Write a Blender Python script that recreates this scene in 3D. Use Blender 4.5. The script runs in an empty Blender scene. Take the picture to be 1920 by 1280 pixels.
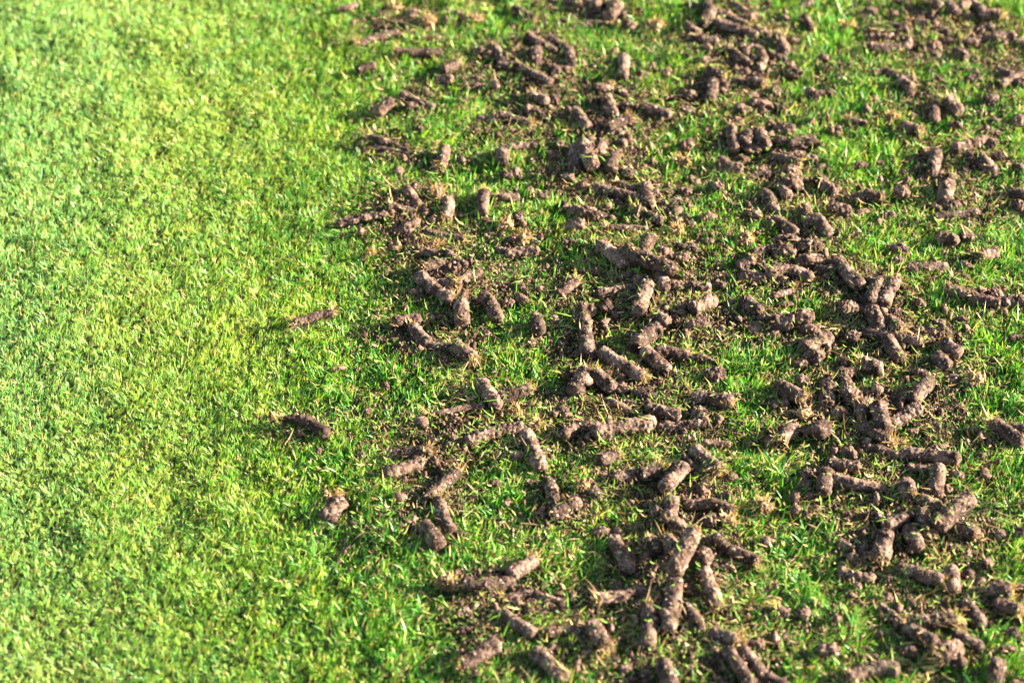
import bpy, math, random
import numpy as np

# ------------------------------------------------------------------ camera, sky, sun, exposure
S = bpy.context.scene
COL = S.collection
PITCH = math.radians(39.0)          # downward tilt
DIST = 2.30                         # metres to the middle of the picture
HALF = math.radians(11.0)           # half the horizontal field of view
cam_d = bpy.data.cameras.new('camera')
cam = bpy.data.objects.new('camera', cam_d)
COL.objects.link(cam)
cam.location = (0, -DIST * math.cos(PITCH), DIST * math.sin(PITCH))
cam.rotation_euler = (math.pi / 2 - PITCH, 0, 0)
cam_d.sensor_width = 36
cam_d.lens = 18 / math.tan(HALF)
cam_d.clip_start = 0.05
cam_d.clip_end = 2000
cam_d.dof.use_dof = True
cam_d.dof.focus_distance = DIST * 0.985
cam_d.dof.aperture_fstop = 5.6
S.camera = cam

SUN_EL = math.radians(16)
SUN_AZ = math.radians(9)            # from +X towards +Y (away from the camera)
w = bpy.data.worlds.new('World')
S.world = w
w.use_nodes = True
nt = w.node_tree
bg = nt.nodes['Background']
sky = nt.nodes.new('ShaderNodeTexSky')
sky.sky_type = 'NISHITA'
sky.sun_disc = False
sky.sun_elevation = SUN_EL
sky.sun_rotation = math.pi / 2 - SUN_AZ
nt.links.new(sky.outputs[0], bg.inputs['Color'])
bg.inputs['Strength'].default_value = 0.05
ld = bpy.data.lights.new('sun', 'SUN')
ld.energy = 5.0
ld.angle = math.radians(0.53)
ld.color = (1.0, 0.92, 0.78)
sun = bpy.data.objects.new('sun', ld)
COL.objects.link(sun)
sv = (math.cos(SUN_EL) * math.cos(SUN_AZ), math.cos(SUN_EL) * math.sin(SUN_AZ), math.sin(SUN_EL))
from mathutils import Vector
sun.rotation_euler = Vector(sv).to_track_quat('Z', 'Y').to_euler()
S.view_settings.view_transform = 'Standard'
S.view_settings.look = 'None'
S.view_settings.gamma = 1
S.view_settings.exposure = 3.2
S.cycles.max_bounces = 6
S.cycles.transparent_max_bounces = 4

# ------------------------------------------------------------------ helpers
R = np.random.default_rng(7)
random.seed(7)

def at(px, py, z=0.0):
    """the point of the horizontal plane at height z that the photo shows at this pixel (1920 x 1280)"""
    k = math.tan(HALF) / 960.0
    u = (np.asarray(px, float) - 960) * k
    v = (640 - np.asarray(py, float)) * k
    s, c = math.sin(PITCH), math.cos(PITCH)
    dx, dy, dz = u, c + v * s, -s + v * c
    cz = DIST * s
    t = (z - cz) / dz
    return dx * t, -DIST * c + dy * t, t          # t = depth along the view axis

def pixel_size(depth):
    return depth * math.tan(HALF) / 960.0

def hash3(ix, iy, iz, seed):
    n = (ix * 374761393 + iy * 668265263 + iz * 2147483647 + seed * 1274126177) & 0xFFFFFFFF
    n = ((n ^ (n >> 13)) * 1274126177) & 0xFFFFFFFF
    n = ((n ^ (n >> 16)) * 668265263) & 0xFFFFFFFF
    return ((n ^ (n >> 15)) & 0xFFFFFF) / float(0xFFFFFF)

def noise(p, scale, seed=0):
    q = np.asarray(p) / scale
    i = np.floor(q).astype(np.int64)
    f = q - i
    f = f * f * (3 - 2 * f)
    r = 0
    for a in (0, 1):
        for b in (0, 1):
            for c in (0, 1):
                wgt = (f[:, 0] if a else 1 - f[:, 0]) * (f[:, 1] if b else 1 - f[:, 1]) * (f[:, 2] if c else 1 - f[:, 2])
                r = r + wgt * hash3(i[:, 0] + a, i[:, 1] + b, i[:, 2] + c, seed)
    return r * 2 - 1

def noise2(x, y, scale, seed=0):
    return noise(np.stack([x, y, np.zeros_like(x)], 1), scale, seed)

def make_mesh(name, co, faces, mat, tint=None, smooth=True):
    """faces: list of (n,k) int arrays of k-gons"""
    me = bpy.data.meshes.new(name)
    co = np.asarray(co, np.float32)
    me.vertices.add(len(co))
    me.vertices.foreach_set('co', co.ravel())
    tot, idx = [], []
    for f in faces:
        f = np.asarray(f, np.int32)
        if len(f):
            tot.append(np.full(len(f), f.shape[1], np.int32))
            idx.append(f.ravel())
    tot = np.concatenate(tot); idx = np.concatenate(idx)
    me.loops.add(len(idx))
    me.loops.foreach_set('vertex_index', idx)
    me.polygons.add(len(tot))
    me.polygons.foreach_set('loop_start', np.concatenate([[0], np.cumsum(tot)[:-1]]).astype(np.int32))
    me.polygons.foreach_set('loop_total', tot)
    if smooth:
        me.polygons.foreach_set('use_smooth', np.ones(len(tot), bool))
    me.update(calc_edges=True)
    if tint is not None:
        at_ = me.attributes.new('tint', 'FLOAT_COLOR', 'POINT')
        at_.data.foreach_set('color', np.concatenate([tint, np.ones((len(tint), 1))], 1).astype(np.float32).ravel())
    me.materials.append(mat)
    return me

def link(name, me, parent=None, loc=None):
    o = bpy.data.objects.new(name, me)
    COL.objects.link(o)
    if loc is not None:
        o.location = loc
    if parent is not None:
        o.parent = parent
    return o

def blades(base, az, lean, h, wd, curl, tint, tipmix=None, twist=None, rows=3):
    """flat tapered leaves: base (n,3), azimuth, lean (0 upright), length, width, curl, colour (n,3)"""
    n = len(base)
    ts = np.linspace(0, 1, rows + 1)
    d = np.stack([np.cos(az), np.sin(az)], 1)
    tw = az + math.pi / 2 if twist is None else twist
    side = np.stack([np.cos(tw), np.sin(tw)], 1)
    co = np.zeros((n, rows * 2 + 1, 3))
    px = np.zeros(n); pz = np.zeros(n)
    for k, t in enumerate(ts):
        if k:
            a = lean + curl * (t - 0.5 / rows)
            px = px + np.sin(a) * h / rows
            pz = pz + np.cos(a) * h / rows
        c = base + np.stack([d[:, 0] * px, d[:, 1] * px, pz], 1)
        ww = wd * (0.75, 1.0, 0.72, 0.4)[k] * 0.5 if rows == 3 else wd * (1 - 0.5 * t) * 0.5
        if k < rows:
            co[:, 2 * k, :] = c; co[:, 2 * k + 1, :] = c
            co[:, 2 * k, :2] -= side * ww[:, None]
            co[:, 2 * k + 1, :2] += side * ww[:, None]
        else:
            co[:, 2 * k, :] = c
    m = rows * 2 + 1
    off = (np.arange(n) * m)[:, None]
    q = [off + np.array([[2 * k, 2 * k + 1, 2 * k + 3, 2 * k + 2]]) for k in range(rows - 1)]
    tri = off + np.array([[2 * rows - 2, 2 * rows - 1, 2 * rows]])
    col = np.repeat(tint[:, None, :], m, 1)
    if tipmix is not None:
        col[:, -1] = tipmix
        col[:, -3:-1] = col[:, -3:-1] * 0.7 + tipmix[:, None, :] * 0.3
    return co.reshape(-1, 3), [np.concatenate(q), tri], col.reshape(-1, 3)

# ------------------------------------------------------------------ materials
def mat(name):
    m = bpy.data.materials.new(name)
    m.use_nodes = True
    n = m.node_tree
    return m, n.nodes, n.links, n.nodes['Principled BSDF']

def leaf_material(name, trans, rough, spec=0.35):
    m, N, L, p = mat(name)
    a = N.new('ShaderNodeAttribute'); a.attribute_name = 'tint'
    L.new(a.outputs['Color'], p.inputs['Base Color'])
    p.inputs['Roughness'].default_value = rough
    p.inputs['Specular IOR Level'].default_value = spec
    t = N.new('ShaderNodeBsdfTranslucent')
    mx = N.new('ShaderNodeMixShader'); mx.inputs[0].default_value = trans
    g = N.new('ShaderNodeMix'); g.data_type = 'RGBA'; g.blend_type = 'MULTIPLY'
    g.inputs['Factor'].default_value = 1.0
    g.inputs['B'].default_value = (1.5, 1.35, 0.6, 1)
    L.new(a.outputs['Color'], g.inputs['A'])
    L.new(g.outputs['Result'], t.inputs['Color'])
    L.new(p.outputs[0], mx.inputs[1]); L.new(t.outputs[0], mx.inputs[2])
    L.new(mx.outputs[0], N['Material Output'].inputs['Surface'])
    return m

M_GRASS = leaf_material('grass_leaf', 0.25, 0.45)
M_STRAW = leaf_material('dry_thatch', 0.22, 0.65, 0.2)

def soil_material(name, dark, mid, pale, gs=620.0, bump=0.0011):
    m, N, L, p = mat(name)
    tc = N.new('ShaderNodeNewGeometry')
    oi = N.new('ShaderNodeObjectInfo')
    n1 = N.new('ShaderNodeTexNoise'); n1.inputs['Scale'].default_value = gs; n1.inputs['Detail'].default_value = 3
    n1.inputs['Roughness'].default_value = 0.65
    n2 = N.new('ShaderNodeTexNoise'); n2.inputs['Scale'].default_value = gs * 0.16; n2.inputs['Detail'].default_value = 3
    vo = N.new('ShaderNodeTexVoronoi'); vo.inputs['Scale'].default_value = gs * 1.15
    for k in (n1, n2, vo):
        L.new(tc.outputs['Position'], k.inputs['Vector'])
    r = N.new('ShaderNodeValToRGB')
    e = r.color_ramp.elements
    e[0].position = 0.38; e[0].color = (*dark, 1)
    e[1].position = 0.66; e[1].color = (*pale, 1)
    k = e.new(0.5); k.color = (*mid, 1)
    mx = N.new('ShaderNodeMath'); mx.operation = 'ADD'
    s1 = N.new('ShaderNodeMath'); s1.operation = 'MULTIPLY'; s1.inputs[1].default_value = 0.55
    s2 = N.new('ShaderNodeMath'); s2.operation = 'MULTIPLY'; s2.inputs[1].default_value = 0.45
    L.new(n1.outputs['Fac'], s1.inputs[0]); L.new(n2.outputs['Fac'], s2.inputs[0])
    L.new(s1.outputs[0], mx.inputs[0]); L.new(s2.outputs[0], mx.inputs[1])
    L.new(mx.outputs[0], r.inputs[0])
    hv = N.new('ShaderNodeHueSaturation')
    mr = N.new('ShaderNodeMapRange')
    mr.inputs['To Min'].default_value = 0.68; mr.inputs['To Max'].default_value = 1.28
    L.new(oi.outputs['Random'], mr.inputs['Value'])
    L.new(mr.outputs['Result'], hv.inputs['Value'])
    L.new(r.outputs[0], hv.inputs['Color'])
    # pale sand grains
    gr = N.new('ShaderNodeMath'); gr.operation = 'LESS_THAN'; gr.inputs[1].default_value = 0.022
    sp = N.new('ShaderNodeSeparateColor')
    L.new(vo.outputs['Color'], sp.inputs[0])
    L.new(sp.outputs[0], gr.inputs[0])
    mg = N.new('ShaderNodeMix'); mg.data_type = 'RGBA'
    mg.inputs['B'].default_value = (0.32, 0.24, 0.18, 1)
    L.new(gr.outputs[0], mg.inputs['Factor']); L.new(hv.outputs[0], mg.inputs['A'])
    L.new(mg.outputs['Result'], p.inputs['Base Color'])
    p.inputs['Roughness'].default_value = 0.92
    p.inputs['Specular IOR Level'].default_value = 0.15
    b = N.new('ShaderNodeBump'); b.inputs['Strength'].default_value = 1.0; b.inputs['Distance'].default_value = bump
    L.new(n1.outputs['Fac'], b.inputs['Height'])
    L.new(b.outputs[0], p.inputs['Normal'])
    return m

M_SOIL = soil_material('core_soil', (0.010, 0.005, 0.003), (0.074, 0.042, 0.029), (0.25, 0.163, 0.120))
M_CLOD = soil_material('clod_soil', (0.010, 0.005, 0.003), (0.074, 0.041, 0.027), (0.24, 0.152, 0.108), bump=0.0012)
M_CLOD_TAN = soil_material('thatchy_soil', (0.03, 0.016, 0.008), (0.15, 0.092, 0.045), (0.34, 0.23, 0.12), bump=0.0012)

# ------------------------------------------------------------------ the catalogue of cores and clods
# kind x1 y1 x2 y2 width flags   (c = core, h = hooked core, k = clod: x y width height flags)
# flags: a/b thatch at first/last end, f flattened, p tapering, r rough, d dark soil, zN lifted, bN bent
DATA = '''
c 795 983 823 1022 30
c 822 937 846 996 25 b-3 a
k 862 1000 30 12
k 842 1094 38 34 t
c 866 1096 962 1087 28 b-4
c 955 1080 1001 1047 28 b
k 869 1144 26 20
k 875 1180 34 14
c 862 1249 933 1208 30 a @bottom-left sunlit core|straight sunlit core at the bottom edge, leftmost core in the lowest row
k 895 1260 20 14
c 940 1150 1002 1189 25 @slim core above the bottom-left one|slim straight core slanting down right, above and right of the lowest-left sunlit core
c 614 972 638 936 36 f @lone flat slab|lone flat slab of pale soil on clean turf, lowest of the strays at left
k 660 981 14 10
c 1148 1010 1182 1068 27 @clean core on open grass|clean straight core standing alone on open grass in the lower middle
k 1126 998 32 20
c 942 1120 1000 1112 15 r
c 1000 1112 1060 1130 14 r
c 1118 1126 1206 1102 27 a b-4 @wide-ended core|core with a wide tan left end, rising rightwards toward the tall upright stack
c 1211 1140 1213 1212 28 b5 @stubby upright post core|upright post-like core directly left of the tallest upright one near the bottom
c 1264 1086 1252 1178 31 b-2 z3 @tallest upright core|longest upright core in the lower middle, below the top of the stack
c 1300 998 1264 1072 32 z14 a @stack-top core|pale core leaning on top of the stack in the lower middle
c 1250 1008 1262 1034 30
c 1246 968 1282 992 27 z4
c 1220 1010 1236 1032 22
k 1316 1042 34 40 z4
c 1318 1072 1347 1136 27 b @tan-footed core|core with a tan lower end just right of the tallest upright core
c 1281 1138 1309 1180 26 b5
c 1340 1006 1364 1032 24
c 1366 1032 1422 1054 24 b
k 1332 976 28 32
k 1366 975 26 24 t
c 1333 1184 1386 1204 26 b
c 1364 1218 1410 1284 24 z3 @bottom-edge slanting core|smooth core slanting down right out of the bottom edge, middle of the frame
c 1390 1214 1434 1268 24
k 1418 1206 34 22
c 1110 1168 1139 1217 30 b @pale thatch-footed stub|pale stubby core with a thatchy foot, low in the middle of the photo
c 1025 1190 1104 1180 19 r
c 1002 1222 1056 1272 31 r
c 1243 1240 1262 1292 31
k 1172 1253 24 16
k 1122 1266 16 12
k 1306 1113 36 12
k 1324 1130 30 14
k 1337 1060 20 16
k 1362 1062 30 12
c 1592 1272 1684 1257 30 b8 @humped bottom-edge core|humped core lying level on the bottom edge, right of centre
k 1555 1221 36 34 @round ball clod|round ball of soil alone on grass near the bottom right
c 1571 1013 1602 1032 19
c 1660 1000 1650 1052 33 @bright barrel core|bright barrel-shaped core standing upright, lower right
c 1660 988 1700 970 29
c 1614 968 1652 972 22 d
c 1704 990 1722 1027 28
k 1707 1030 18 16
c 1724 960 1746 1004 30
c 1819 934 1756 986 32 z6 @thick sunlit leaning core|thick sunlit core rising to the right on top of the lower-right pile
c 1800 983 1832 1006 28
c 1870 1005 1893 1002 19
c 1898 999 1926 997 24
c 1573 1072 1637 1084 22 r
k 1610 1098 14 16
c 1683 1062 1768 1091 26 @long dark-sided core|long core with a dark front side slanting gently down right, lower right
c 1783 1066 1787 1108 27
k 1813 1077 22 20
k 1838 1090 22 16
c 1860 1103 1897 1112 34 b
c 1900 1102 1926 1109 23
c 1866 1130 1914 1146 28 b d
c 1808 1126 1840 1170 28 @smooth core beside thatch scrap|smooth core slanting down right below a pale thatch scrap, lower right
c 1714 1166 1792 1159 28 b z4 @big-ended trumpet core|core widening to a broad tan right end, lower right
c 1698 1173 1752 1205 26 z3
c 1784 1190 1840 1214 24
c 1757 1228 1800 1211 36 a z3
k 1800 1240 26 22
k 1705 1218 38 24
k 1632 1230 36 12
c 1872 1243 1866 1274 31 @squat core in the corner|squat upright core close to the bottom right corner
k 1905 1284 26 22
c 1650 1136 1690 1162 13 r
c 1452 1140 1478 1152 19 a
k 1505 1150 30 18
k 1708 1130 18 20
k 1898 1186 28 20
c 1436 1266 1476 1286 22
k 1890 1216 34 20
k 1850 1056 22 24
k 1780 1022 14 20
c 523 788 612 813 23 b9 p d @lone arched core|lone dark arched core on clean turf, farthest left of the big strays
k 625 809 26 9
k 597 845 12 14
k 633 691 26 9
k 626 928 22 8 t
c 728 849 806 848 22 b
c 721 888 792 865 25
k 811 866 24 22
c 795 938 860 884 22 b
c 800 780 908 760 17 p @long thin tapered core|long thin core tapering to a point at its left end
c 901 716 932 762 28 @core capping the tapered one|thick core slanting down right, touching the right end of the thin tapered core
c 936 746 992 729 24 b
c 874 829 978 802 22 r b3
c 774 612 801 648 24 r a
c 801 645 852 656 18
c 852 650 888 674 28 b z2 @tan-faced core|core with a bright tan round end face, on the left fringe of the debris
k 785 688 36 10
c 1093 594 1104 667 28 @tall core in the centre|tall upright core at the centre of the photo with a clod above it
c 1127 660 1208 707 26 b @long core right of the tall one|long core slanting down right, immediately right of the tall upright central core
c 1206 661 1252 691 26
c 1228 661 1290 664 25 b d @dark core with a lit end|short level core, nearly black with a brightly lit right end
c 1190 653 1238 619 30 b6
k 1315 672 40 18
c 1074 734 1099 698 32 b @pale leaning twin|pale stub leaning right, left half of a V with fluffy thatch on top
c 1113 703 1150 727 28 a
k 1163 726 28 20
k 1205 735 44 22
k 1340 702 44 30
k 1150 700 20 14 t
c 1300 742 1372 757 26 @level core near the grassy gap|rough level core at the left rim of the green gap right of centre
c 1213 765 1274 780 24
c 1142 754 1182 771 17
k 1310 776 32 28
c 1056 820 1086 796 23
c 1084 796 1132 802 22
c 1114 812 1226 789 28 b-2 @long level log|very long rough core lying level, lower middle of the photo
c 1232 800 1328 794 20 r
c 986 810 1014 878 28 @upright core left of the log|upright core left of the very long level log, with a dark left side
k 970 853 28 20
k 1006 796 18 20 t
k 966 769 16 22 t
c 1122 864 1158 850 24 b
c 1150 898 1194 888 23
c 1198 890 1240 880 30 b
c 1243 920 1282 871 30 z3 @brightest sloping core|brightest core, sloping up to the right beside a tan end face
c 1303 840 1348 886 28 b @tan-tipped core below centre|core slanting down right to a tan tip, right of the brightest sloping core
c 1310 830 1368 831 13 r
c 1026 898 1039 944 25 r
k 1095 913 22 24 t
c 1032 970 1084 939 28 @sunlit core of the lower V|smooth sunlit core rising right, lower left of the brightest sloping core
c 1259 940 1255 975 28
c 1282 947 1328 944 21
c 1328 944 1374 957 23 b
k 1433 950 26 32 t
k 995 905 24 14
k 930 905 20 14
k 1180 755 24 12
c 1506 657 1556 630 27
k 1529 671 30 30
k 1502 683 26 22
c 1662 636 1688 673 26
c 1771 640 1798 664 26
c 1755 666 1779 687 28 @lumpy core at the gap edge|short lumpy core slanting down right beside the open green area at right
k 1725 698 30 18
k 1830 709 30 26 t
k 1785 709 32 16
k 1581 679 26 26
c 1613 682 1652 691 29 a
k 1590 697 44 22
k 1508 715 32 30
c 1458 721 1509 750 28 b @clean core left of the heap|clean straight core slanting down right, left of the crumbly heap at right centre
c 1553 710 1549 764 30 r
c 1578 706 1598 754 27 r z2
c 1602 738 1619 782 26
k 1575 775 30 26
k 1508 775 26 26 t
c 1645 762 1661 804 31 z3 @upright lit stub|pale upright stub between two other cores in the right-hand heap
c 1668 796 1722 769 26 r
c 1610 794 1665 827 26
c 1711 752 1744 713 27 @sloping core on open grass|sunlit core rising to the right, alone right of the crumbly heap
c 1464 824 1493 799 27 a
c 1528 814 1552 799 32 d
k 1590 844 20 16
k 1576 804 24 16
c 1626 838 1684 856 18 r
k 1667 830 30 22 t
c 1688 849 1798 863 26 @long level core at lower right|long straight core lying almost level on the right, with straw at its right end
k 1755 838 38 12
c 1860 795 1918 830 26 a @right-edge core with a tuft|core at the right edge with a tan tuft at its upper end
c 1895 800 1928 803 19
c 1553 868 1610 877 26 r
c 1550 886 1545 922 29
c 1560 897 1658 917 26 p2 @tapered level core|level core tapering to the right, lower right, beside an upright stub
c 1696 903 1706 930 31
c 1759 878 1753 928 28 @upright post at lower right|upright core below the long level core at the right
c 1703 875 1744 881 17 r
c 1723 937 1764 946 24
k 1515 883 18 14
k 1796 889 26 18
k 1776 916 18 18
k 1711 809 18 14
c 551 606 624 584 16 r a b @lone thin straw-tipped core|small thin core on clean turf with straw at both tips, left of the debris
c 739 606 787 597 25 d
c 903 557 931 596 28 b4 @curved core by the left fringe|curved stout core slanting down right, near the left fringe at mid height
c 865 566 867 603 29
c 786 515 847 559 24 b-5 @boomerang core|long curved core like a boomerang on the left fringe
c 792 506 834 492 20 b2
c 828 526 852 547 22 f
c 856 536 900 508 20 a
c 790 471 828 481 18 r
c 832 474 872 497 18
c 797 434 870 451 15
c 754 432 783 416 22 r
c 633 416 722 402 19 f r @stray straw-covered core|flat straw-covered core sticking out left onto the clean turf
c 732 390 779 393 15
c 763 358 786 385 19
k 822 359 24 28 t
c 839 376 834 408 24 b
c 908 362 906 400 23 a @slim upright core|slim upright core with a tuft, left part of the debris above mid height
c 934 370 972 368 15
k 950 423 26 26 t
k 912 413 30 14
k 952 568 22 18
c 930 468 958 477 13
c 950 476 1008 469 19 r
k 952 328 32 18
k 657 520 8 10
k 694 474 12 10 t
k 814 460 40 16 t
c 1113 351 1197 374 20 @long core of the upper group|long narrow core slanting gently down right, upper middle
c 1155 343 1192 359 15
c 1210 347 1219 387 25 @upright core of the upper group|upright core touching the right end of a long narrow one, upper middle
c 1230 381 1277 382 16 r
k 1250 362 26 14
k 1180 327 22 22
k 1345 350 32 24 @rounded clod at upper middle|rounded clod alone on grass, upper middle right
k 1283 358 24 18
k 1372 383 32 12
k 1055 389 26 22
k 1022 365 30 16
k 1097 398 50 26
k 1120 405 36 20
k 1082 422 30 22
c 1192 391 1242 416 19 a
k 1325 408 30 18
k 1268 413 24 16
k 1271 431 24 18 t
k 1294 418 24 12
c 1133 431 1212 428 15 r
k 983 446 24 24 t
k 972 405 30 20
c 1123 460 1170 497 27
c 1170 469 1264 508 29 z6 @thick log on the pile|thick straight log-like core lying over others just above the photo's centre
c 1218 450 1204 478 27
k 1248 478 32 28
k 1279 486 28 28
k 1288 463 40 20
c 1239 516 1244 542 24
c 1242 536 1330 539 20 r
k 1350 533 24 14
c 1120 552 1205 535 17 r
c 1214 532 1198 588 28 @upright core below the log|sunlit upright core below the thick log-like core
c 1046 551 1080 528 21 b d
k 978 539 14 14
c 1298 583 1338 560 27 @short sunlit roll|short sunlit roll rising to the right, right of centre
c 1396 560 1424 585 26 @short roll on grass|short smooth roll slanting down right with grass around it
c 1001 588 1009 622 29 p @tapered upright stub|stub narrowing at the top, alone on shaded grass left of centre
k 1100 580 34 26
k 1137 578 26 30
c 1226 592 1252 607 24
c 1284 613 1334 601 23 r
k 1185 628 26 16
c 1430 362 1451 395 22 b3
k 1416 403 36 18
k 1398 448 28 26 t
c 1384 496 1412 490 19
c 1406 483 1442 468 20 r
c 1388 516 1436 521 23 r
k 1430 502 18 16
k 1436 597 20 18
c 1405 334 1444 329 17
k 968 325 26 20
c 1460 341 1476 371 23
k 1487 342 40 36 r
k 1482 318 30 20
c 1533 336 1564 364 24 r
c 1507 390 1518 421 25
c 1450 411 1492 438 22
c 1528 410 1554 440 26
c 1552 393 1594 396 25 r
k 1608 370 30 18
c 1621 366 1656 371 21 d b
k 1690 362 32 28
k 1668 403 26 16
k 1615 397 24 12
c 1771 378 1777 346 28
c 1745 386 1770 398 15 d
k 1786 388 28 20
c 1751 409 1834 399 18
c 1893 361 1927 368 23
k 1910 385 26 24
c 1758 446 1793 453 23
k 1811 443 26 24
c 1838 482 1868 471 23
k 1685 466 34 26
k 1683 487 24 18
c 1698 508 1778 499 22 r @rough level core on grass|rough level core on open grass, upper right part of the debris
k 1810 497 24 16
c 1570 486 1613 539 27 @smooth steep core|smooth straight core slanting steeply down right, right of the arched one
c 1440 517 1521 522 23 b9 @arched caterpillar core|arched caterpillar-like core lying level, right of centre
k 1465 471 46 28
k 1520 461 48 26
k 1520 489 50 26
c 1530 504 1564 509 19
k 1478 448 40 20
c 1648 525 1631 573 27 @left one of the V pair|left of two upright cores leaning apart like a V, right of centre
c 1680 525 1655 572 27 a @right one of the V pair|right of two upright cores leaning apart like a V, straw on its top
c 1635 583 1651 618 28
c 1666 598 1688 623 26 b
c 1773 546 1828 554 23
c 1822 558 1874 570 25 d @dark core in tall grass|dark core end to end with another, in tall grass at the right
k 1867 549 22 26 z4
c 1880 567 1928 565 24 r
c 1620 621 1728 643 19 @long low core under the V pair|long low core slanting gently down right, below the V pair
c 1693 617 1784 631 18 r
k 1600 631 28 24
c 1446 604 1489 608 32 r
k 1505 596 40 34 z3 @hollow curled clod|curled hollow-looking clod atop a lump, right of centre
k 1517 616 40 26
k 1434 596 24 20
k 1590 580 32 34
c 1492 544 1448 558 13 r
k 1760 606 24 18
k 1902 632 26 12
k 1680 586 22 20
k 1468 570 34 12
c 670 81 744 60 19 f a @pale flat core at top left|pale flattened core with a ragged left end, top left of the debris
c 633 17 667 10 12
c 743 100 828 97 17 d
c 671 131 702 124 14
c 728 46 812 52 11 d
k 773 27 26 20
k 804 41 24 28 t
k 740 15 26 18 t
c 751 177 812 202 15 r
c 707 209 734 195 22
k 772 200 24 18
c 692 258 766 281 14 p2 d z3 @split core|upper half of a lengthwise split dark core sticking out left
c 702 277 778 288 13 p2
c 835 281 826 310 22 b
c 830 134 860 121 18 b
c 818 150 848 151 17
k 898 96 26 18
c 923 89 941 114 19
k 890 36 34 18 t
c 934 122 964 124 15
c 966 124 1034 156 18 @ridge core of the upper left|long core slanting down right in the upper left group
c 988 70 1044 97 18
c 1025 72 1066 96 18
c 1066 92 1071 124 20
c 1007 93 1007 122 20
c 963 15 1002 39 16
k 970 78 18 14
c 998 176 1024 195 21
k 1037 187 22 20
c 986 205 1028 223 17 r
c 896 223 936 229 17 r
c 936 221 996 233 19 b @dark core with a cream end|level dark core with a cream broken right end, upper left group
k 893 145 22 14
k 892 160 26 12
k 877 185 20 8
c 940 282 942 308 23
c 950 279 1018 273 15 r
k 1032 291 28 18
k 1048 272 18 22
c 1035 134 1074 130 18 r
c 1058 2 1087 9 17
k 788 242 14 14
c 1093 4 1124 19 15
k 1100 24 30 14
c 1158 11 1140 32 25 @top-edge pale stub|pale stub near the top edge, left of the middle groups
c 1093 40 1148 48 11
k 1180 47 26 22
k 1228 46 24 18 t
c 1169 106 1167 146 21 @thin post core|thin upright core among straw in the upper middle
k 1205 140 30 14
c 1116 168 1148 164 17
k 1160 172 26 16
c 1136 184 1149 216 23
k 1175 202 30 24
c 1075 208 1102 239 23 @clean short core in the upper middle|clean short core slanting down right, upper middle, dark left side
c 1138 239 1180 221 20 b d z3
k 1153 250 40 24
c 1203 202 1257 214 21
k 1287 208 28 16
c 1248 183 1285 183 11
k 1296 181 26 20
c 1091 267 1113 312 27 z4 @middle of the upright trio|middle and tallest of three upright cores side by side, upper middle
c 1104 262 1112 285 20
c 1081 278 1076 320 23
c 1131 268 1126 294 20
c 1153 292 1143 320 25
k 1287 271 28 24
k 1281 302 28 20 t
c 1371 240 1377 282 21
c 1404 252 1394 274 25
c 1420 247 1437 273 26 @right half of a curled pair|right one of two stubs curled together, upper right of centre
k 1412 280 30 18
c 1350 300 1392 316 21 b-4
k 1391 298 30 16
c 1445 291 1498 309 19
k 1492 290 44 16
c 1335 17 1317 50 23 @leaning sunlit core at the top|sunlit core leaning right near the top edge
c 1326 0 1328 16 20 d
c 1288 50 1311 63 19
c 1290 70 1344 75 19 b-3
c 1338 46 1420 66 20 @long shaded core at the top|long shaded core slanting gently down right near the top
c 1418 54 1444 69 15
c 1343 25 1368 24 15
c 1370 36 1404 49 17
c 1373 10 1397 23 15
k 1408 32 34 18
k 1300 10 30 14
c 1458 70 1470 97 24
c 1443 104 1472 111 17 r
c 1360 95 1406 124 20
k 1342 102 24 16
h 1397 106 1400 95 1412 91 1424 96 1431 108 1429 120 1422 132 18 @hooked core|core bent over like a hook, upper middle right
c 1328 132 1358 150 22 b
c 1360 151 1432 160 21 b @level core under the hooked one|level core with a tan right end, just below the hooked core
c 1376 132 1410 143 14 r
c 1336 156 1332 188 22
k 1320 114 24 16
k 1245 135 22 14
k 1410 180 36 14
k 1453 172 26 24
k 1425 195 44 20
k 1393 205 26 22
k 1378 225 30 18
c 1449 199 1472 213 15
k 1467 241 30 24
k 1463 263 30 18
k 1490 137 36 28
k 1487 76 22 12
c 1507 34 1524 54 17
c 1500 11 1522 6 13
k 1632 23 22 18
k 1672 26 20 16
k 1692 5 26 12
k 1590 47 24 14 t
c 1663 45 1702 47 12
c 1703 41 1742 47 15 r
k 1760 56 26 18
c 1630 71 1674 70 16 r
c 1630 91 1704 86 20 b-3 r @rough sunlit core at upper right|rough sunlit core lying level on grass, upper right
c 1750 2 1762 18 23
c 1773 9 1792 27 23
c 1798 17 1820 5 20
c 1820 4 1842 21 19
c 1836 28 1878 30 22 b @tan-ended core at top right|core with a round tan right end near the top right corner
c 1808 79 1830 80 18
c 1831 72 1860 76 13
c 1863 73 1902 68 19
c 1900 80 1927 82 17
k 1750 87 28 24
c 1730 96 1764 109 18 r
k 1772 76 40 16
c 1793 96 1812 109 21
c 1698 119 1727 112 11
c 1635 139 1658 134 15
c 1660 135 1714 149 15
c 1687 152 1710 166 22
k 1705 177 20 16
c 1870 131 1897 144 18
c 1873 161 1914 139 18 @rising core at the right edge|core rising to the right at the right edge, upper right
k 1916 153 22 24
k 1827 150 34 18
k 1855 187 28 22
c 1753 190 1753 224 19 p @pointed spike core|small spike-shaped core pointing up out of the grass, upper right
c 1773 192 1800 208 24
k 1710 195 20 14
k 1672 220 24 18 t
c 1690 235 1728 249 21 b @short core with ragged end|short core with a ragged right end on grass, upper right
c 1590 226 1624 232 14
k 1573 243 16 16
k 1588 215 20 10
k 1527 178 34 26
k 1560 177 20 16
c 1788 281 1822 270 22
c 1820 272 1850 262 20
k 1860 268 22 20
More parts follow.
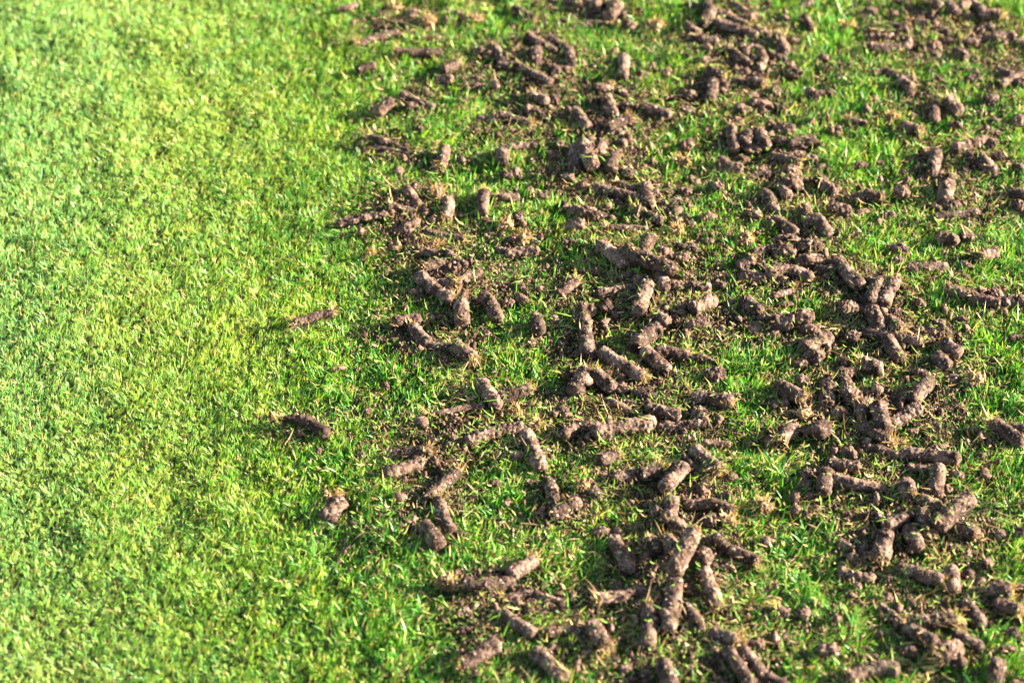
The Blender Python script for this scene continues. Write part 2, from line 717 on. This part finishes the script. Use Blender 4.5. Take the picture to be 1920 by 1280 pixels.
c 1756 287 1748 326 23 @round-topped peg core|smooth round-topped peg standing upright in grass, upper right
c 1810 293 1830 304 22
c 1833 295 1864 323 24
k 1875 295 26 22
k 1915 315 28 24
k 1612 310 32 16
k 1912 227 28 24
k 1865 228 26 14
k 1790 235 26 16
k 1840 213 20 18
k 1811 322 26 14
k 1862 250 30 16
k 1505 268 52 26
k 1478 243 30 22
k 1520 298 34 16
k 1805 325 20 14
k 1650 305 14 10
'''
GRASS_TOP = 0.0
CORES, CLODS = [], []
for ln in DATA.strip().splitlines():
    ln = ln.strip()
    mark = full = None
    if '@' in ln:
        ln, r_ = ln.split('@')
        mark, full = r_.split('|')
    t = ln.split()
    kind = t[0]
    nums, flags = [], []
    for q in t[1:]:
        try:
            nums.append(float(q))
        except ValueError:
            flags.append(q)
    fl = {'z': 0.0, 'b': 0.0, 'start': 'a' in flags, 'end': 'b' in flags, 'f': 'f' in flags,
          'p': 'p' in flags or 'p2' in flags, 'r': 'r' in flags, 'd': 'd' in flags, 't': 't' in flags}
    fl['p_end'] = 'p2' in flags
    for q in flags:
        if q[0] in 'zb' and len(q) > 1:
            fl[q[0]] = float(q[1:])
    if kind == 'k':
        x, y, ww, hh = nums
        CLODS.append(dict(kind='clod', pts=[(x, y)], w=ww, h=hh, fl=fl, mark=mark, full=full))
    else:
        pts = [(nums[i], nums[i + 1]) for i in range(0, len(nums) - 1, 2)]
        CORES.append(dict(kind='core', pts=pts, w=nums[-1], fl=fl, mark=mark, full=full))

# ------------------------------------------------------------------ labels
def describe_all():
    things = CORES + CLODS
    for t in things:
        xs = [p[0] for p in t['pts']]; ys = [p[1] for p in t['pts']]
        t['c'] = ((xs[0] + xs[-1]) / 2, (ys[0] + ys[-1]) / 2)
        scale = 1.0 + (t['c'][1] - 640) / 3600.0
        if t['kind'] == 'core':
            dx, dy = xs[-1] - xs[0], (ys[-1] - ys[0]) / 0.63
            L = math.hypot(dx, dy) / scale
            a = math.degrees(math.atan2(abs(dy), abs(dx)))
            if L < 42: size = 'stubby'
            elif L < 78: size = 'short'
            elif L < 112: size = 'medium-length'
            else: size = 'long'
            if t['fl']['f']: size = 'flattened'
            if a < 17: o = 'lying level'
            elif a > 70: o = 'pointing at the viewer'
            elif dx * dy > 0: o = 'slanting down right'
            else: o = 'rising to the right'
            look = ''
            if t['fl']['start'] or t['fl']['end']: look = 'thatch-ended '
            elif t['fl']['d']: look = 'dark '
            elif t['fl']['r']: look = 'crumbly '
            elif t['w'] / scale < 16: look = 'thin '
            t['adj'] = (size, look, 'core', o)
        else:
            ww = t['w'] / scale
            size = 'tiny' if ww < 21 else 'small' if ww < 29 else 'large'
            shp = 'flat ' if t['h'] < 0.55 * t['w'] else ''
            t['adj'] = (size, shp + ('straw-tan ' if t['fl']['t'] else ''), 'soil clod', '')
    marks = [t for t in things if t['mark']]
    used = set(t['full'] for t in marks)
    for t in things:
        if t['mark']:
            t['label'] = t['full']
            continue
        cx, cy = t['c']
        near = sorted(marks, key=lambda m: math.hypot(m['c'][0] - cx, (m['c'][1] - cy) * 1.3))
        size, look, noun, o = t['adj']
        done = False
        cand = []
        for m in near[:12]:
            dx, dy = cx - m['c'][0], (cy - m['c'][1]) * 1.3
            dist = math.hypot(dx, dy)
            a = math.degrees(math.atan2(-dy, dx)) % 360
            names = ['right of', 'above right of', 'above', 'above left of', 'left of', 'below left of', 'below', 'below right of']
            di = names[int(((a + 22.5) % 360) // 45)]
            how = 'just' if dist < 62 else 'a little' if dist < 125 else 'farther'
            cand.append(f'{size} {look}{noun} {o}, {how} {di} the {m["mark"]}'.replace(' ,', ','))
        for c_ in cand:
            if c_ not in used and len(c_.split()) <= 16:
                t['label'] = c_; used.add(c_); done = True
                break
        if not done:
            c_ = cand[0].replace(size, 'another ' + size)
            t['label'] = c_; used.add(c_)
            print('LABEL CLASH', c_)
describe_all()

# ------------------------------------------------------------------ soil cores
def smooth_path(P, n):
    P = np.asarray(P, float)
    if len(P) == 2:
        t = np.linspace(0, 1, n)[:, None]
        return P[0] * (1 - t) + P[1] * t
    seg = np.concatenate([[0], np.cumsum(np.linalg.norm(np.diff(P, axis=0), axis=1))])
    t = np.linspace(0, seg[-1], n)
    Q = np.stack([np.interp(t, seg, P[:, k]) for k in range(P.shape[1])], 1)
    for _ in range(max(2, n // 8)):
        Q[1:-1] = (Q[:-2] + 2 * Q[1:-1] + Q[2:]) / 4
    return Q

def frustum_frame(P):
    T = np.gradient(P, axis=0)
    T /= np.linalg.norm(T, axis=1)[:, None] + 1e-12
    up = np.array([0, 0, 1.0])
    Sd = np.cross(T, up); Sd /= np.linalg.norm(Sd, axis=1)[:, None] + 1e-9
    U = np.cross(Sd, T)
    return T, Sd, U

OCC_X, OCC_Y, OCC_R = [], [], []        # footprint discs, used to keep grass from growing through soil
GX0, GY0, CELL, NX, NY = -1.4, -1.2, 0.0025, 1120, 1040
HEIGHT = np.zeros((NX, NY))
def top_height(V):
    i = np.clip(((V[:, 0] - GX0) / CELL).astype(int), 0, NX - 1); j = np.clip(((V[:, 1] - GY0) / CELL).astype(int), 0, NY - 1)
    np.maximum.at(HEIGHT, (i, j), V[:, 2])
TUFT_PALETTE = np.array([(0.42, 0.27, 0.12), (0.27, 0.160, 0.068), (0.17, 0.095, 0.042), (0.50, 0.37, 0.18), (0.22, 0.28, 0.05), (0.11, 0.062, 0.032)])

def tuft_mesh(c, dirv, rad, seed, count):
    """pale fibres on the broken thatch end of a core"""
    g = np.random.default_rng(seed)
    ang = g.uniform(0, 2 * math.pi, count)
    rr = rad * np.sqrt(g.uniform(0.05, 1.0, count)) * 1.02
    Sd = np.cross(dirv, [0, 0, 1.0]); Sd /= np.linalg.norm(Sd) + 1e-9
    U = np.cross(Sd, dirv)
    base = c + (np.cos(ang) * rr)[:, None] * Sd + (np.sin(ang) * rr)[:, None] * U - dirv * g.uniform(0, 0.006, count)[:, None]
    az = math.atan2(dirv[1], dirv[0]) + g.normal(0, 0.9, count)
    lean = g.uniform(0.7, 1.9, count)
    h = g.uniform(0.003, 0.009, count) * (1 + (g.random(count) < 0.12) * 1.2)
    wd = g.uniform(0.0006, 0.0014, count)
    tint = TUFT_PALETTE[g.integers(0, len(TUFT_PALETTE), count)] * g.uniform(0.9, 1.35, (count, 1))
    return blades(base, az, lean, h, wd, g.normal(0, 0.9, count), tint, twist=g.uniform(0, math.pi, count))

def build_core(t, idx):
    fl = t['fl']
    pts = t['pts']
    mx, my = pts[len(pts) // 2]
    _, _, dep = at(*t['c'], 0.008)
    rad = t['w'] * 0.5 * pixel_size(dep) * 1.05
    vert = rad * (0.45 if fl['f'] else 1.0)
    zc = 0.0022 + vert + fl['z'] * 0.001 - (0.0015 if fl['r'] else 0)
    zc = max(zc, 0.0058) + (0.003 if mx < 740 else 0.0008)
    if len(pts) == 2:
        (x1, y1), (x2, y2) = pts
        L = math.hypot(x2 - x1, y2 - y1) + 1e-6
        # ends are rounded: push the path out a touch
        ex = 1.5 / L
        x1, y1, x2, y2 = x1 - (x2 - x1) * ex, y1 - (y2 - y1) * ex, x2 + (x2 - x1) * ex, y2 + (y2 - y1) * ex
        nx, ny = (y2 - y1) / L, -(x2 - x1) / L
        if ny > 0: nx, ny = -nx, -ny
        bb = fl['b'] if fl['b'] else float(R.normal(0, 0.9))
        mid = ((x1 + x2) / 2 + nx * bb * 1.3, (y1 + y2) / 2 + ny * bb * 1.3)
        pts = [(x1, y1), ((x1 + mid[0]) / 2 + nx * bb * .3, (y1 + mid[1]) / 2 + ny * bb * .3), mid, ((x2 + mid[0]) / 2 + nx * bb * .3, (y2 + mid[1]) / 2 + ny * bb * .3), (x2, y2)]
    X, Y, _ = at([p[0] for p in pts], [p[1] for p in pts], zc)
    tilt = float(R.normal(0, 0.0013))
    Z = zc + np.linspace(-tilt, tilt, len(X))
    P0 = np.stack([X, Y, Z], 1)
    length = np.sum(np.linalg.norm(np.diff(P0, axis=0), axis=1))
    n = max(10, int(length / 0.00085))
    P = smooth_path(P0, n)
    T, Sd, U = frustum_frame(P)
    m = 42
    s = np.linspace(0, length, n)
    # profile: blunt, slightly worn ends
    e = min(rad * 0.55, length * 0.3)
    def endf(d, sharp):
        q = np.clip(d / e, 0, 1)
        return 1 - (1 - q) ** 3 * sharp
    f = endf(s, 0.38) * endf(length - s, 0.38)
    if fl['p']:
        q = np.clip((length - s if fl['p_end'] else s) / (length * 0.55), 0, 1)
        f = f * (0.42 + 0.58 * q ** 0.8)
    prof = f * (1 + 0.07 * noise(np.stack([s, s * 0, s * 0 + idx], 1), 0.011, idx))
    th = np.linspace(0, 2 * math.pi, m, endpoint=False)
    cs, sn = np.cos(th), np.sin(th)
    ring = (P[:, None, :] + (rad * prof)[:, None, None] * (cs[None, :, None] * Sd[:, None, :])
            + (vert * prof)[:, None, None] * (sn[None, :, None] * U[:, None, :]))
    V = ring.reshape(-1, 3)
    # end caps: two shrinking rings and a centre
    faces = []
    i = np.arange(n - 1)[:, None] * m; j = np.arange(m)[None, :]
    a = (i + j).ravel(); b = (i + (j + 1) % m).ravel()
    faces.append(np.stack([a, a + m, b + m, b], 1) if False else np.stack([a, b, b + m, a + m], 1))
    caps_v = []; tri = []
    cnt = len(V)
    for end, sgn in ((0, -1), (n - 1, 1)):
        prev = np.arange(m) + end * m
        for k, (q, o) in enumerate(((0.72, 0.35), (0.38, 0.5))):
            rg = P[end] + (ring[end] - P[end]) * q + T[end] * sgn * rad * 0.28 * o
            caps_v.append(rg)
            cur = cnt + np.arange(m); cnt += m
            A, B = prev, np.roll(prev, -1); C_, D_ = np.roll(cur, -1), cur
            faces.append(np.stack([A, B, C_, D_], 1) if sgn > 0 else np.stack([A, D_, C_, B], 1))
            prev = cur
        caps_v.append((P[end] + T[end] * sgn * rad * 0.28 * 0.5)[None, :])
        c = cnt; cnt += 1
        tri.append(np.stack([prev, np.roll(prev, -1), np.full(m, c)], 1) if sgn > 0 else np.stack([np.roll(prev, -1), prev, np.full(m, c)], 1))
    V = np.concatenate([V] + caps_v)
    # worn, crumbly surface
    cen = P.mean(0)
    axis_pt = P[np.clip(np.argmin(((V[:, None, :] - P[None, ::3, :]) ** 2).sum(2), 1) * 3, 0, n - 1)]
    out = V - axis_pt
    out /= np.linalg.norm(out, axis=1)[:, None] + 1e-9
    rg = 1.9 if fl['r'] else 1.0
    k1 = noise(V, 0.0085, idx * 7 + 1); k2 = noise(V, 0.0036, idx * 7 + 2); k3 = noise(V, 0.0019, idx * 7 + 3) + 0.6 * noise(V, 0.0011, idx * 7 + 9)
    near_end = np.exp(-np.minimum(np.linalg.norm(V - P[0], axis=1), np.linalg.norm(V - P[-1], axis=1)) / (rad * 0.7))
    amp = rad * (0.10 * k1 * rg + 0.085 * k2 * (rg + near_end * 1.6) + 0.08 * k3 * (rg + near_end))
    crack = np.clip(np.abs(noise(V, 0.006, idx * 7 + 5)) * 7, 0, 1)
    amp -= rad * 0.10 * (1 - crack) * (0.4 + rg * 0.4)
    V = V + out * amp[:, None]
    base = np.array([P[n // 2][0], P[n // 2][1], 0.0])
    me = make_mesh('soil_core', V - base, faces + tri, M_SOIL_DARK if fl['d'] else M_SOIL)
    g_ = np.random.default_rng(idx + 4000)
    counts = {'start': int(40 + rad * 9000) if fl['start'] else 0, 'end': int(40 + rad * 9000) if fl['end'] else 0}
    if not (fl['start'] or fl['end']) and g_.random() < 0.4:
        counts['end' if g_.random() < 0.5 else 'start'] = int(22 + rad * 2500)
    if counts['start'] or counts['end']:
        o = link('soil_core', None, loc=base)
        o.empty_display_size = 0.01
        me.name = 'soil_plug'
        link('soil_plug', me, parent=o)
    else:
        o = link('soil_core', me, loc=base)
    o['label'] = t['label']; o['category'] = 'soil core'; o['group'] = 'soil cores pulled from the turf'
    for flag, end, sgn in (('start', 0, -1), ('end', n - 1, 1)):
        if counts[flag]:
            dirv = T[end] * sgn
            co, fc, tn = tuft_mesh(P[end] + dirv * rad * 0.1 - base, dirv, rad * 0.95, idx * 3 + end, counts[flag])
            link('thatch_tuft', make_mesh('thatch_tuft', co, fc, M_STRAW, tn), parent=o)
    for q in range(0, n, 2):
        OCC_X.append(P[q][0]); OCC_Y.append(P[q][1]); OCC_R.append(rad * 0.78)
    t['world'] = P
    top_height(V)
    t['rad'] = rad

M_SOIL_DARK = soil_material('dark_core_soil', (0.012, 0.006, 0.004), (0.052, 0.028, 0.020), (0.15, 0.092, 0.067))

# icosphere template
import bmesh
def ico(sub):
    bm = bmesh.new(); bmesh.ops.create_icosphere(bm, subdivisions=sub, radius=1)
    v = np.array([x.co[:] for x in bm.verts]); f = np.array([[q.index for q in x.verts] for x in bm.faces])
    bm.free(); return v, f
ICO4, ICO4F = ico(5)
ICO1, ICO1F = ico(1)
ICO2, ICO2F = ico(2)

def build_clod(t, idx):
    fl = t['fl']
    _, _, dep = at(*t['c'], 0.006)
    ps = pixel_size(dep)
    rx = t['w'] * 0.5 * ps
    hpx = t['h'] * ps
    rz = min(hpx, t['w'] * ps) * 0.5 * 0.8
    ry = min(max(hpx * 0.5 * 1.05, rz), rx * 1.5)
    zc = 0.0052 + rz * 0.72 + fl['z'] * 0.001
    X, Y, _ = at(*t['c'], zc)
    c = np.array([float(X), float(Y), 0.0])
    V = ICO4 * np.array([rx, ry, rz]) * 1.08
    W = V + c + idx
    r = (rx * ry * rz) ** (1 / 3)
    d = (0.30 * noise(W, r * 1.1, idx + 900) + 0.20 * noise(W, r * 0.5, idx + 901) + 0.13 * noise(W, 0.0026, idx + 902) + 0.07 * noise(W, 0.0013, idx + 903))
    lump = -0.16 * (1 - np.clip(np.abs(noise(W, r * 0.7, idx + 904)) * 4, 0, 1))
    V = V * (1 + d + lump)[:, None]
    a = R.uniform(-0.35, 0.35)
    V = np.stack([V[:, 0] * math.cos(a) - V[:, 1] * math.sin(a), V[:, 0] * math.sin(a) + V[:, 1] * math.cos(a), V[:, 2] + zc], 1)
    me = make_mesh('soil_clod', V, [ICO4F], M_CLOD_TAN if fl['t'] else M_CLOD)
    o = link('soil_clod', me, loc=c)
    o['label'] = t['label']; o['category'] = 'soil clod'; o['group'] = 'crumbled soil clods on the turf'
    if fl['t']:
        g = np.random.default_rng(idx + 50)
        n = 70
        k = g.integers(0, len(V), n)
        P = V[k] * np.array([0.9, 0.9, 0.95])
        az = np.arctan2(V[k, 1], V[k, 0]) + g.normal(0, 0.6, n)
        tint = TUFT_PALETTE[g.integers(0, 4, n)] * g.uniform(0.95, 1.35, (n, 1))
        co, fc, tn = blades(P, az, g.uniform(0.2, 1.6, n), g.uniform(0.003, 0.009, n), g.uniform(0.0006, 0.0014, n), g.normal(0, 1, n), tint, twist=g.uniform(0, math.pi, n))
        link('thatch_tuft', make_mesh('thatch_tuft', co, fc, M_STRAW, tn), parent=o)
    OCC_X.append(c[0]); OCC_Y.append(c[1]); OCC_R.append(min(rx, ry) * 0.75)
    t['world'] = c[None, :]; t['rad'] = rx
    top_height(V + c)

for i, t in enumerate(CORES): build_core(t, i)
for i, t in enumerate(CLODS): build_clod(t, i + 400)

OX, OY, OR = np.array(OCC_X), np.array(OCC_Y), np.array(OCC_R)

# raster maps of where soil lies (footprint) and how littered the turf is
foot = np.zeros((NX, NY), bool)
lit = np.zeros((NX, NY))
def cell(x, y):
    return np.clip(((x - GX0) / CELL).astype(int), 0, NX - 1), np.clip(((y - GY0) / CELL).astype(int), 0, NY - 1)
for x, y, r in zip(OX, OY, OR):
    k = int(r / CELL) + 1
    cx, cy = int((x - GX0) / CELL), int((y - GY0) / CELL)
    gx = np.arange(cx - k, cx + k + 1); gy = np.arange(cy - k, cy + k + 1)
    dd = ((gx[:, None] * CELL + GX0 + CELL / 2 - x) ** 2 + (gy[None, :] * CELL + GY0 + CELL / 2 - y) ** 2) < r * r
    foot[gx[0]:gx[-1] + 1, gy[0]:gy[-1] + 1] |= dd
lit += foot
# blur by repeated box sums
def blur(a, k):
    for ax in (0, 1):
        c = np.cumsum(np.concatenate([np.zeros_like(np.take(a, [0] * (k + 1), ax)), a, np.zeros_like(np.take(a, [0] * k, ax))], ax), ax)
        n = a.shape[ax]
        a = (np.take(c, np.arange(2 * k + 1, 2 * k + 1 + n), ax) - np.take(c, np.arange(0, n), ax)) / (2 * k + 1)
    return a
lit = blur(blur(lit, 9), 9)          # about 4.5 cm
near = blur(blur(foot.astype(float), 3), 3)
def sample(a, x, y):
    i, j = cell(x, y)
    return a[i, j]
OW = np.clip(sample(lit, OX, OY) - 0.09, 0.0003, 0.10); OW /= OW.sum()
print('litter max', lit.max(), 'mean in pile', lit[lit > 0.02].mean())

# ------------------------------------------------------------------ ground
def relief(x, y):
    # gentle hummocks, drawn out across the mowing direction
    lawn = 1 / (1 + np.exp((x + 0.10) / 0.04))
    return (0.0014 + 0.0011 * lawn) * noise2(x * 1.5 + y * 0.2, y * 0.8 + x * 0.25, 0.05, 11) + (0.0009 + 0.0005 * lawn) * noise2(0.79 * x - 0.61 * y, 0.61 * x + 0.79 * y, 0.021, 12)

m, N, L, p = mat('turf_base')
tc = N.new('ShaderNodeNewGeometry')
n1 = N.new('ShaderNodeTexNoise'); n1.inputs['Scale'].default_value = 140; n1.inputs['Detail'].default_value = 5
n2 = N.new('ShaderNodeTexNoise'); n2.inputs['Scale'].default_value = 14; n2.inputs['Detail'].default_value = 3
L.new(tc.outputs['Position'], n1.inputs['Vector']); L.new(tc.outputs['Position'], n2.inputs['Vector'])
r = N.new('ShaderNodeValToRGB'); e = r.color_ramp.elements
e[0].position = 0.35; e[0].color = (0.016, 0.030, 0.010, 1)
e[1].position = 0.68; e[1].color = (0.085, 0.065, 0.030, 1)
k = e.new(0.5); k.color = (0.038, 0.052, 0.016, 1)
L.new(n1.outputs['Fac'], r.inputs[0])
L.new(r.outputs[0], p.inputs['Base Color'])
p.inputs['Roughness'].default_value = 0.95
p.inputs['Specular IOR Level'].default_value = 0.1
b = N.new('ShaderNodeBump'); b.inputs['Distance'].default_value = 0.002
L.new(n1.outputs['Fac'], b.inputs['Height']); L.new(b.outputs[0], p.inputs['Normal'])
M_BASE = m

gx = np.concatenate([[-400, -60, -12, -4], np.linspace(-1.6, 1.6, 241), [4, 12, 60, 400]])
gy = np.concatenate([[-400, -60, -12, -4], np.linspace(-1.4, 1.6, 221), [4, 12, 60, 400]])
XX, YY = np.meshgrid(gx, gy, indexing='ij')
xs, ys = XX.ravel(), YY.ravel()
zz = np.where((np.abs(xs) < 1.7) & (np.abs(ys) < 1.7), relief(xs, ys), 0)
nx, ny = XX.shape
i = (np.arange(nx - 1)[:, None] * ny + np.arange(ny - 1)[None, :]).ravel()
g = link('ground', make_mesh('ground', np.stack([xs, ys, zz], 1), [np.stack([i, i + ny, i + ny + 1, i + 1], 1)], M_BASE))
g['kind'] = 'structure'

# ------------------------------------------------------------------ grass
def lerp(a, b, t):
    return a * (1 - t[:, None]) + b * t[:, None]

def grass_points(n, x0, x1, y0, y1):
    return R.uniform(x0, x1, n), R.uniform(y0, y1, n)

def in_view(x, y, mg=0.04):
    # inside the picture plus a margin
    s, c = math.sin(PITCH), math.cos(PITCH)
    px, py, pz = x, y + DIST * c, -DIST * s
    dep = py * c - pz * s
    u = px / dep; v = (py * s + pz * c) / dep
    k = math.tan(HALF)
    return (np.abs(u) < k + mg) & (np.abs(v) < k * 2 / 3 + mg)

def edge_x(y):
    # the littered half begins right of this line
    return -0.14 + 0.03 * np.sin(y * 9) + 0 * y

def grow(n, x0, x1, y0, y1, keep, scale=1.0, thin=1.0):
    x, y = grass_points(n, x0, x1, y0, y1)
    # gather into small tufts
    cxs = 0.007
    ux, uy = 0.83 * x - 0.56 * y, 0.56 * x + 0.83 * y
    wob = 0.004 * noise2(x, y, 0.013, 15)
    tx = np.floor((ux + wob) / cxs); ty = np.floor((uy - wob) / cxs)
    hx = hash3(tx.astype(np.int64), ty.astype(np.int64), np.zeros(len(x), np.int64), 5)
    hy = hash3(tx.astype(np.int64), ty.astype(np.int64), np.zeros(len(x), np.int64), 6)
    pull = 0.45
    qx, qy = (tx + hx) * cxs, (ty + hy) * cxs
    pull = pull * R.uniform(0, 1.3, len(x))
    x = x * (1 - pull) + (0.83 * qx + 0.56 * qy) * pull
    y = y * (1 - pull) + (-0.56 * qx + 0.83 * qy) * pull
    ok = keep(x, y)
    x, y, hx, hy = x[ok], y[ok], hx[ok], hy[ok]
    li = np.clip(sample(lit, x, y) / 0.34, 0, 1)
    patch = noise2(x, y, 0.045, 21) * 0.6 + noise2(x, y, 0.017, 22) * 0.4
    rightness = 1 / (1 + np.exp(-(x - edge_x(y)) / 0.03))
    bare = np.clip(li * 0.62 + rightness * (0.42 - 0.75 * patch), 0, 0.90)
    ok = (R.random(len(x)) > bare) & ~sample(foot, x, y)
    x, y, li, patch, rightness, hx, hy = [q[ok] for q in (x, y, li, patch, rightness, hx, hy)]
    n = len(x)
    h = R.gamma(9, 1 / 9.0, n) * 0.0088 * scale
    h *= 1 + 0.28 * patch + 0.75 * rightness * (hx - 0.35)
    h *= 1 - 0.25 * li
    h *= 0.66 + 0.28 * rightness
    wd = R.uniform(0.0008, 0.0015, n) * scale * (0.50 + 0.54 * rightness)
    az = R.uniform(0, 2 * math.pi, n)
    # the whole sward leans a little one way, tufts lean apart
    lean_dir = hy * 2 * math.pi
    bx = np.cos(az) + 0.9 * np.cos(lean_dir) + 0.3
    by = np.sin(az) + 0.9 * np.sin(lean_dir)
    az = np.arctan2(by, bx)
    lean = np.abs(R.normal(0.42, 0.28, n)) + 0.25 * (R.random(n) < 0.15)
    curl = R.normal(0.45, 0.45, n)
    base = np.stack([x, y, relief(x, y) - 0.0008], 1)
    # leaf colours, and a pale tint for lens haze
    deep = np.array([0.055, 0.200, 0.035]); mid = np.array([0.160, 0.335, 0.026]); yel = np.array([0.390, 0.450, 0.060])
    dry = np.array([0.56, 0.44, 0.19]); haze_mint = np.array([0.250, 0.480, 0.210])
    stripe = 0.5 + 0.5 * np.sin((x + 0.25 * y + 0.02 * np.sin(y * 7)) * 21 + 0.6)
    warm = np.clip(0.36 + 0.12 * noise2(x, y, 0.09, 31) + 0.20 * noise2(x, y, 0.014, 32) + 0.14 * (stripe - 0.5) + 0.12 * np.exp(-((x + 0.33 + 0.015 * np.sin(y * 11)) / 0.05) ** 2) - 0.22 * rightness + 0.06 * (1 - rightness) + R.normal(0, 0.27, n), 0, 1)
    col = np.where((warm < 0.5)[:, None], lerp(deep, mid, np.clip(warm * 2, 0, 1)), lerp(mid, yel, np.clip(warm * 2 - 1, 0, 1)))
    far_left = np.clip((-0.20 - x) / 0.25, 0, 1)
    col = lerp(col, np.tile(haze_mint, (n, 1)), far_left * R.uniform(0.1, 0.65, n))  # pale lens haze towards the far left, painted into the blade colour
    isdry = R.random(n) < (0.10 + 0.07 * rightness)
    col[isdry] = dry * R.uniform(0.6, 1.15, (isdry.sum(), 1))
    col *= R.uniform(0.8, 1.2, (n, 1)) * (1 - rightness[:, None] * np.array([0.22, 0.04, 0.25]))
    tip = col * np.array([1.25, 1.12, 1.0])
    brown = R.random(n) < 0.10
    tip[brown] = dry * 0.9
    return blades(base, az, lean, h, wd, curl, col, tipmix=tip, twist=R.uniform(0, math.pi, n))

def join(parts):
    co, q, tr, tn, off = [], [], [], [], 0
    for c, f, t_ in parts:
        co.append(c); q.append(f[0] + off); tr.append(f[1] + off); tn.append(t_); off += len(c)
    return np.concatenate(co), [np.concatenate(q), np.concatenate(tr)], np.concatenate(tn)

def stuff(name, me, label, cat):
    o = link(name, me); o['kind'] = 'stuff'; o['label'] = label; o['category'] = cat
    return o

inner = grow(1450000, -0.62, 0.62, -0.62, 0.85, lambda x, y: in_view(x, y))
outer = grow(420000, -1.55, 1.55, -1.3, 1.5, lambda x, y: ~in_view(x, y) & (np.abs(x) < 1.55), scale=1.5)
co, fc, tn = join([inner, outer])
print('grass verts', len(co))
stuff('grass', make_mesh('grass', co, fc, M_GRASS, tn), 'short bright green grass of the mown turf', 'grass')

# ------------------------------------------------------------------ dry thatch scraps
def litter_points(n, spread):
    k = R.choice(len(OX), n, p=OW)
    # half lie close to the cores, half are strewn over the whole littered side in drifts
    x, y = OX[k] + R.normal(0, spread, n), OY[k] + R.normal(0, spread, n)
    fx, fy = grass_points(n, -0.14, 0.62, -0.62, 0.85)
    far = (R.random(n) < 0.52)
    drift = noise2(fx, fy, 0.055, 91) * 0.7 + noise2(fx, fy, 0.02, 92) * 0.5
    good = far & (drift > -0.18) & (fx > edge_x(fy) + R.normal(0.02, 0.02, n))
    x = np.where(good, fx, x); y = np.where(good, fy, y)
    return x, y

def off_the_top(x, y, share):
    on = sample(HEIGHT, x, y) > 0.007
    ok = ~on | (R.random(len(x)) < share)
    return x[ok], y[ok]

def straw(n, spread, lo, hi, everywhere=False):
    if everywhere:
        x, y = grass_points(n, -0.62, 0.62, -0.62, 0.85)
    else:
        x, y = litter_points(n, spread)
        # clumps
        ck = noise2(x, y, 0.02, 77)
        ok = R.random(n) < np.clip(0.55 + ck, 0.08, 1)
        x, y = x[ok], y[ok]
        x, y = off_the_top(x, y, 0.13)
    n = len(x)
    z = np.maximum(relief(x, y) + R.uniform(0.003, 0.0095, n), sample(HEIGHT, x, y) - R.uniform(0, 0.0016, n))
    tint = TUFT_PALETTE[R.integers(0, len(TUFT_PALETTE), n)] * R.uniform(0.7, 1.1, (n, 1))
    green = R.random(n) < 0.30
    tint[green] = np.array([0.17, 0.32, 0.04]) * R.uniform(0.7, 1.2, (green.sum(), 1))
    return blades(np.stack([x, y, z], 1), R.uniform(0, 2 * math.pi, n), R.uniform(1.05, 1.75, n), R.uniform(lo, hi, n),
                  R.uniform(0.0006, 0.0015, n), R.normal(0, 0.7, n), tint, twist=R.uniform(0, math.pi, n))

co, fc, tn = join([straw(120000, 0.024, 0.003, 0.008), straw(16000, 0.020, 0.007, 0.017), straw(9000, 0, 0.003, 0.008, True)])
stuff('dry_thatch', make_mesh('dry_thatch', co, fc, M_STRAW, tn), 'pale straw and torn thatch strewn among the soil cores', 'thatch')

# ------------------------------------------------------------------ soil crumbs
def crumbs(n, tmpl, tf, spread, lo, hi, seed):
    x, y = litter_points(n, spread)
    ok = (R.random(n) < np.clip(0.5 + noise2(x, y, 0.03, 78), 0.05, 1))
    x, y = off_the_top(x[ok], y[ok], 0.05); n = len(x)
    r = lo * (hi / lo) ** (R.random(n) ** 2.2)
    z = np.maximum(relief(x, y) + R.uniform(0.001, 0.0085, n), sample(HEIGHT, x, y) - r * 0.6)
    sc = R.uniform(0.5, 1.45, (n, 1, 3)) * r[:, None, None]
    d = 1 + R.uniform(-0.38, 0.38, (n, len(tmpl), 1))
    V = tmpl[None] * d * sc
    a = R.uniform(0, 6.28, n)[:, None]
    V = np.stack([V[..., 0] * np.cos(a) - V[..., 1] * np.sin(a), V[..., 0] * np.sin(a) + V[..., 1] * np.cos(a), V[..., 2]], 2)
    V += np.stack([x, y, z], 1)[:, None, :]
    F = tf[None] + (np.arange(n) * len(tmpl))[:, None, None]
    return V.reshape(-1, 3), F.reshape(-1, 3)
v1, f1 = crumbs(300000, ICO1, ICO1F, 0.019, 0.0005, 0.0015, 1)
v2, f2 = crumbs(17000, ICO2, ICO2F, 0.018, 0.0012, 0.0048, 2)
V = np.concatenate([v1, v2]); F = np.concatenate([f1, f2 + len(v1)])
stuff('soil_crumbs', make_mesh('soil_crumbs', V, [F], M_CLOD, smooth=False), 'small dark brown soil crumbs scattered between the cores', 'soil crumbs')
